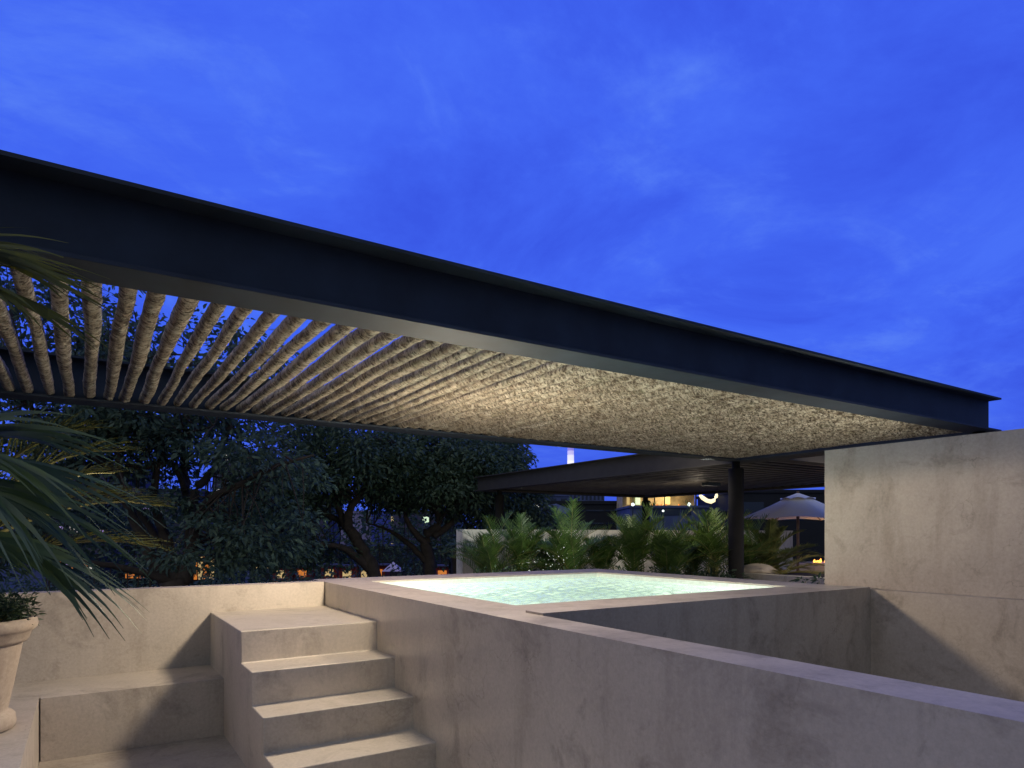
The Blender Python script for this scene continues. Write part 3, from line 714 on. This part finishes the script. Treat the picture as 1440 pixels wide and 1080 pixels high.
tree('shade_tree', 'dark tree with a trunk leaning left, behind the pool corner', 21.0,
     [([(545, 1010, 0), (535, 860, 0), (525, 805, 0), (508, 770, 0), (488, 742, 0)], .27, .16),
      ([(520, 800, 0), (490, 775, -.4), (455, 765, -.8), (420, 772, -1)], .16, .018),
      ([(500, 760, 0), (480, 735, .3), (450, 720, .5), (410, 705, .5), (370, 690, .4)], .13, .018),
      ([(490, 745, 0), (492, 715, -.2), (515, 690, -.4), (545, 670, -.4), (560, 620, -.2)], .16, .018),
      ([(488, 742, 0), (470, 700, .2), (450, 650, .2), (455, 590, .2)], .14, .018)],
     [(470, 640, 110, 60, 1.8), (420, 700, 80, 40, .9), (540, 650, 70, 45, .9), (380, 730, 50, 35, .5), (430, 780, 60, 16, .35), (350, 720, 55, 40, .5)], 300, 80, .165, FICUS2, 3, 30, 2.8)
tree('shade_tree', 'dark tree with a forked upright trunk, rising just left of the pale planter wall', 22.5,
     [([(605, 980, 0), (604, 850, 0), (603, 800, 0), (600, 770, 0), (603, 745, 0)], .27, .17),
      ([(600, 790, 0), (575, 765, 0), (545, 745, .2), (515, 735, .4)], .13, .018),
      ([(601, 765, 0), (580, 745, -.3), (565, 715, -.5), (540, 700, -.5)], .14, .018),
      ([(603, 750, 0), (618, 735, 0), (612, 715, 0), (600, 690, .2), (590, 640, .2)], .18, .018),
      ([(608, 755, 0), (635, 735, .2), (655, 715, .4), (690, 700, .5)], .15, .018)],
     [(600, 650, 95, 50, 1.7), (660, 660, 75, 42, 1.1), (560, 690, 60, 30, .6), (640, 700, 70, 22, .5), (700, 665, 42, 38, .6)], 300, 80, .165, FICUS2, 4, 30, 2.6)
tree('shade_tree', 'dark tree beside the end of the planter wall, its crown touching the far pergola', 25.0,
     [([(655, 960, 0), (648, 850, 0), (640, 800, 0), (645, 770, 0), (660, 745, 0)], .24, .14),
      ([(690, 960, 1.), (686, 850, 1.), (688, 800, 1.), (682, 770, .8), (695, 735, .6)], .24, .13),
      ([(690, 790, 1), (672, 765, .6), (655, 735, .3), (640, 715, .3)], .15, .018),
      ([(690, 760, .8), (715, 740, .5), (735, 715, .4), (745, 690, .4)], .13, .018)],
     [(675, 640, 60, 34, 1.2), (715, 690, 50, 30, .8), (690, 725, 60, 22, .7), (740, 720, 34, 24, .5), (640, 690, 70, 30, .7), (715, 640, 32, 26, .4), (760, 740, 40, 16, .4)], 230, 80, .16, FICUS2, 5, 10, 2.2)
# dark planting along the street edge
cs = []; sp = []
for _ in range(170):
    px = random.uniform(-120, 700); g = W(px, 750, random.uniform(26, 34)); cs.append((g.x, g.y, -2.5+random.uniform(-1.2, .4))); sp.append((.5, .5, .35))
V, Q = leaf_blob(cs, 15000, .22, rng, .45, .3, sp)
tag(link('street_hedge', mesh_np(V, Q), FICUS2), kind='stuff')

cs = []; sp = []
for _ in range(260):
    px = random.uniform(-160, 690); g = W(px, 750, random.uniform(40, 46)); cs.append((g.x, g.y, random.triangular(-2.2, 3.6, -.5))); sp.append((.9, .9, .6))
V, Q = leaf_blob(cs, 17000, .34, rng, .5, .2, sp)
tag(link('far_trees', mesh_np(V, Q), FICUS2), kind='stuff')

# ------------------------------------------------------------------ city
def facade(name, c, wl, cols, rows, lit, cw, seed, wd=(.02, .02, .035)):
    pass
WALLV = plain('violet_render', (.06, .05, .10), .8, 0., .3, .3)
WALLB = plain('blue_render', (.07, .09, .20), .8, 0., .4, .3)
WALLD = plain('dark_render', (.007, .0075, .013), .8, 0., .4, .3)
WALLP = plain('pale_render', (.24, .2, .36), .8, 0., .4, .2)
PANE = plain('dark_pane', (.02, .025, .05), .2)
LIT_Y = emit('lit_window_yellow', (1, .68, .28), .42); LIT_W = emit('lit_window_white', (1, .9, .75), .5); LIT_O = emit('lit_window_orange', (1, .30, .05), .5); LIT_P = emit('lit_window_violet', (.55, .38, .9), .5); LIT_G = emit('lit_window_green', (.75, 1., .62), .8)
def building(name, label, px0, px1, ytop, d, m, rows=6, cols=5, lit=.1, litm=(LIT_Y,), depth=14, seed=0, skew=0., cat='building', ybot=None, ww=.55, wh=.5, group=None):
    rr = random.Random(seed); a = W(px0, 750, d); b_ = W(px1, 750, d); c_ = (a+b_)/2; w = (b_-a).length; zt = (HY-ytop)/FL*d
    t_ = thing(name, (c_.x, c_.y, STREET), label, cat, group)
    R_ = Matrix.Rotation(-TH+skew, 4, 'Z')
    def put(nm, bx, mm):
        bm = bmesh.new(); box(bm, *bx); me = bm_mesh(bm); me.transform(R_); return link(nm, me, mm, t_, loc=(0, 0, 0))
    H = zt-STREET
    put('wall', (-w/2, w/2, 0, depth, 0, H), m)
    put('roof', (-w/2-.15, w/2+.15, -.15, depth+.15, H, H+.35), m)
    vis0 = max(0., (HY-(ybot or 815))/FL*d-STREET)
    for r in range(rows):
        for k in range(cols):
            x = -w/2+w*(k+.5)/cols; z = vis0+(H-vis0)*(r+.5)/rows; hw = w/cols*ww/2; hh = (H-vis0)/rows*wh/2
            on = rr.random() < lit
            put('window', (x-hw, x+hw, -.08, -.003, z-hh, z+hh), rr.choice(litm) if on else PANE)
    return t_
cg = 'city buildings beyond the trees'
building('apartment_building', 'dim violet block behind the leftmost trees with scattered lit windows', 20, 150, 655, 110, WALLV, 7, 7, .12, (LIT_W, LIT_P, LIT_Y), seed=1, group=cg)
building('apartment_building', 'violet block with orange lights seen between the fig tree stems', 165, 265, 690, 120, WALLV, 6, 6, .22, (LIT_O, LIT_P, LIT_Y), seed=2, group=cg)
building('office_tower', 'slim tower with a bright white light strip glimpsed through the fig branches', 300, 345, 635, 170, WALLV, 9, 4, .3, (LIT_P, LIT_W), seed=3, group=cg)
building('apartment_building', 'dark violet block behind the upper branches between fig and leaning tree', 352, 455, 700, 140, WALLV, 5, 7, .06, (LIT_P,), seed=4, group=cg)
building('apartment_building', 'pale blue-violet house front with dark windows behind the leaning tree', 478, 522, 722, 85, WALLP, 3, 2, 0, seed=5, ww=.3, wh=.45, ybot=770, group=cg)
building('apartment_building', 'dark block with a few yellow-green lit windows behind the forked tree', 524, 640, 722, 105, WALLV, 4, 7, .1, (LIT_G, LIT_Y), seed=6, group=cg)
building('warehouse', 'long dark low block behind the street stalls', 380, 640, 772, 75, WALLD, 1, 3, 0, seed=7, ybot=800)
# right: behind the far pergola
building('apartment_building', 'blue block with a step roof right of the tree crowns', 742, 800, 698, 95, WALLB, 4, 4, .0, seed=8, ybot=745, group=cg)
building('office_tower', 'blue office block with tall narrow window strips above the dark hall roof', 800, 850, 655, 260, WALLB, 7, 9, .03, (LIT_W,), seed=9, ww=.5, wh=.8, ybot=712, group=cg)
building('hall', 'broad black hall with a flat roof above the hedge palms', 768, 905, 709, 70, WALLD, 2, 5, 0, seed=10, ybot=745, wh=.12, ww=.9)
building('apartment_building', 'small blue block with bright window bands beside the thick column', 1016, 1052, 690, 150, WALLB, 5, 4, .35, (LIT_P, LIT_W), seed=11, ybot=712, group=cg)
building('warehouse', 'black block behind the parasol and the thick column', 1030, 1200, 693, 75, WALLD, 1, 3, 0, seed=12, ybot=745)
building('warehouse', 'dark low block between hall and thick column', 900, 1035, 724, 64, WALLD, 1, 4, 0, seed=13, ybot=745)
# restaurant terrace
d = 62; rt = W(936, 750, d)
rs_ = thing('restaurant', (rt.x, rt.y, STREET), 'lit upper-floor restaurant with warm ceiling and blue parapet behind the hedge palms', 'restaurant')
def rbox(px0, px1, y0, y1, dd0, dd1, m, nm):
    a = W(px0, y1, d); b_ = W(px1, y0, d); w = (b_-a).dot(RT); c_ = FW*d + RT*((px0+px1-1440)/2/FL*d)
    bm = bmesh.new(); box(bm, -w/2, w/2, dd0, dd1, a.z, b_.z); me = bm_mesh(bm); me.transform(Matrix.Rotation(-TH, 4, 'Z')); me.transform(Matrix.Translation((c_.x, c_.y, 0)))
    return link(nm, me, m, rs_)
rbox(886, 994, 713, 800, 0, 8, WALLB, 'wall'); rbox(884, 996, 711, 714, -.2, 8, WALLB, 'parapet'); rbox(886, 994, 690, 711, 4.2, 8, plain('warm_back_wall', (.5, .38, .2), .7, 0., 1.2, .5), 'back_wall')
rbox(884, 996, 688, 690.5, -.3, 8, WALLD, 'roof')
for px0, px1 in ((905, 912), (947, 957), (892, 896)): rbox(px0, px1, 692, 707, 4.0, 4.15, LIT_G if px0 == 905 else LIT_Y, 'lit_panel')
for px0, px1 in ((918, 956), (958, 972)): rbox(px0, px1, 715.5, 725, -.05, -.003, PANE, 'window')
for px in (925, 931, 937, 944, 963): rbox(px-1.2, px+1.2, 707.5, 711, 2, 2.2, LIT_O, 'table_lamp')
for px0, px1 in ((905, 906.4), (921, 922), (935, 936), (979, 980.5)): rbox(px0, px1, 690.5, 711, .2, .4, WALLD, 'post')
q = W(935, 700, d+2.5); lamp('POINT', 'restaurant_light', tuple(q), 220, (1, .78, .45), shadow_soft_size=.5)
def globe_lamp(px, py, d, r, label, m, pole=True):
    q = W(px, py, d); t_ = thing('globe_lamp', (q.x, q.y, STREET), label, 'street lamp', 'globe lamps of the street')
    bm = bmesh.new(); bmesh.ops.create_icosphere(bm, subdivisions=3, radius=r); bmesh.ops.translate(bm, verts=bm.verts[:], vec=q); link('globe', bm_mesh(bm), m, t_, True)
    bm = bmesh.new(); tube(bm, [(q.x, q.y, STREET), (q.x, q.y, q.z-r*.9)], [.08, .05], 8); link('pole', bm_mesh(bm), STEEL, t_)
GL = emit('globe_white', (.85, 1., .9), 2.2); GLO = emit('globe_orange', (1, .62, .18), 3.)
globe_lamp(890, 709.5, 58, .14, 'round white globe lamp left of the far slender column', GL); globe_lamp(969, 709.3, 58, .16, 'largest round white globe lamp in front of the restaurant', GL)
globe_lamp(932.5, 718.5, 56, .09, 'small white globe lamp below the restaurant parapet', GL); globe_lamp(506, 774.5, 56, .17, 'orange glowing street lamp beside the leaning tree trunk', GLO)
# curved glowing sign and slanted lit awning
q = W(997, 697, 80); sg = thing('curved_sign', (q.x, q.y, q.z-1.2), 'curved warm-white glowing band between restaurant and thick column', 'sign')
bm = bmesh.new(); tube(bm, [W(984, 696, 80), W(988, 700, 80), W(994, 704.0, 80), W(1000, 705.5, 80), W(1004, 703.5, 80), W(1007, 699, 80), W(1008.5, 694, 80)], [.15, .25, .24, .26, .24, .2, .15], 10); link('band', bm_mesh(bm), emit('sign_glow', (1, .84, .5), 1.3), sg)
bm = bmesh.new(); tube(bm, [W(999, 705.8, 80.3), W(999, 800, 80.3)], .1, 8); link('post', bm_mesh(bm), STEEL, sg)
q = W(755, 712, 70); aw = thing('lit_awning', (q.x, q.y, q.z-1), 'slanted bright strip light under the eave of the blue block', 'lamp')
bm = bmesh.new(); tube(bm, [W(749.5, 707.5, 70), W(754, 710.2, 70), W(760, 713.5, 70)], [.08, .15, .13], 8); link('strip', bm_mesh(bm), emit('strip_glow', (1, .95, .8), 2.), aw)
bm = bmesh.new(); a = W(756, 706, 70.6); b_ = W(800, 724, 66)
tube(bm, [W(758, 706.5, 71), W(800, 723, 69)], .55, 4); link('eave', bm_mesh(bm), WALLB, aw)
# landmark tower
tw = W(802.5, 750, 420); tt = thing('landmark_tower', (tw.x, tw.y, STREET), 'slim tower glowing white and violet above the far pergola', 'tower')
ys_ = [800, 668, 656, 648, 640, 634, 629, 624, 600]
tg = [WALLB, emit('tower_white', (1, .96, 1), 1.), emit('tower_white_2', (.95, .9, 1), .95), emit('tower_lilac', (.8, .78, 1), .85), emit('tower_lilac_2', (.6, .55, 1), .7), emit('tower_violet', (.36, .3, .95), .55), emit('tower_violet_2', (.2, .14, .7), .45), WALLV]  # floodlighting on the shaft put in as emission, white fading to violet
for k in range(8):
    bm = bmesh.new(); z0 = (HY-ys_[k])/FL*420; z1 = (HY-ys_[k+1])/FL*420; r0 = 2.25-.05*k
    if k == 0: z0 = STREET
    lathe(bm, [(r0, z0), (r0-.03, z1)], (tw.x, tw.y, 0), 20); link('shaft_segment', bm_mesh(bm), tg[k], tt)
# street stalls
RED = plain('red_canvas', (.22, .018, .01), .7, 0., 3, .3)
sl = ['red street stall with a lit hatch, leftmost of the row', 'red street stall with yellow hatch left of the leaning trunk', 'red street stall with cream hatch beneath the leaning tree', 'red street stall directly left of the leaning trunk base', 'red street stall directly right of the leaning trunk', 'red street stall next to the pale tent', 'red street stall between the two right trunks', 'red street stall glowing beside the planter wall end']
def stall(px, d, w, label, litm):
    q = W(px, 750, d); t_ = thing('market_stall', (q.x, q.y, STREET), label, 'stall', 'red market stalls along the street')
    R_ = Matrix.Rotation(-TH, 4, 'Z')
    def put(nm, bx, mm):
        bm = bmesh.new(); box(bm, *bx); me = bm_mesh(bm); me.transform(R_); link(nm, me, mm, t_, loc=(0, 0, 0))
    put('body', (-w/2, w/2, 0, 1.6, 0, 2.2), RED); put('roof', (-w/2-.15, w/2+.15, -.35, 1.75, 2.2, 2.32), WALLV)
    put('hatch', (-w*.26, w*.26, -.05, -.003, 1.15, 1.85), litm); put('counter', (-w*.32, w*.32, -.35, -.053, 1.05, 1.12), RED)
for k, (px, litm) in enumerate(((395, LIT_Y), (425, LIT_O), (463, LIT_Y), (488, LIT_Y), (514, LIT_Y), (532, LIT_O), (622, LIT_O), (640, LIT_O))): stall(px, 60+k % 3, 1.5, sl[k], litm)
q = W(553, 750, 54); tn = thing('market_tent', (q.x, q.y, STREET), 'pale violet peaked tent roof between the stalls', 'tent')
bm = bmesh.new(); ap = bm.verts.new((q.x, q.y, STREET+2.9)); cr = [bm.verts.new((q.x+1.1*math.cos(a), q.y+1.1*math.sin(a), STREET+2.15)) for a in [PI/4+k*PI/2-TH for k in range(4)]]
for k in range(4): bm.faces.new([ap, cr[k], cr[(k+1) % 4]])
bm.faces.new(cr[::-1]); link('canopy', bm_mesh(bm), plain('tent_cloth', (.6, .5, .75), .8), tn)
for k in range(4):
    a = PI/4+k*PI/2-TH; bm = bmesh.new(); tube(bm, [(q.x+1.05*math.cos(a), q.y+1.05*math.sin(a), STREET), (q.x+1.05*math.cos(a), q.y+1.05*math.sin(a), STREET+2.15)], .04, 6); link('leg', bm_mesh(bm), STEEL, tn)
# lit shopfronts
def shop(px0, px1, y0, y1, d, litm, label):
    a = W(px0, y1, d); w = (px1-px0)/FL*d; q = W((px0+px1)/2, 750, d); t_ = thing('shopfront', (q.x, q.y, STREET), label, 'shop', 'lit shopfronts along the street')
    R_ = Matrix.Rotation(-TH, 4, 'Z'); zt = (HY-y0)/FL*d-STREET; zl = (HY-y1)/FL*d-STREET
    def put(nm, bx, mm):
        bm = bmesh.new(); box(bm, *bx); me = bm_mesh(bm); me.transform(R_); link(nm, me, mm, t_, loc=(0, 0, 0))
    put('wall', (-w/2-.6, w/2+.6, 0, 4, 0, zt+.5), WALLD)
    n_ = max(2, int(w/.35))
    for k in range(n_): put('window', (-w/2+w*(k+.12)/n_, -w/2+w*(k+.88)/n_, -.06, -.003, zl, zt), litm[k % len(litm)])
    put('awning', (-w/2-.3, w/2+.3, -.7, -.063, zt+.05, zt+.15), WALLV)
shop(270, 302, 783, 815, 48, (LIT_O, LIT_Y), 'orange glowing shopfront at the foot of the fig tree'); shop(176, 204, 803, 813, 50, (LIT_O,), 'dim orange shopfront left of the fig tree stems')
shop(80, 130, 788, 800, 58, (LIT_O, LIT_W, LIT_P), 'shopfront with mixed lights behind the foreground fronds'); shop(360, 412, 792, 799, 66, (LIT_Y, LIT_G, LIT_W), 'shopfront with yellow and white panes right of the fig tree')
shop(643, 650, 780, 808, 46, (LIT_O,), 'bright orange shop light at the end of the planter wall')

# ------------------------------------------------------------------ render settings
sc.view_settings.view_transform = 'Standard'; sc.view_settings.look = 'None'; sc.view_settings.exposure = 0; sc.view_settings.gamma = 1
sc.cycles.max_bounces = 10; sc.cycles.transparent_max_bounces = 24; sc.cycles.sample_clamp_indirect = 5; sc.cycles.sample_clamp_direct = 6
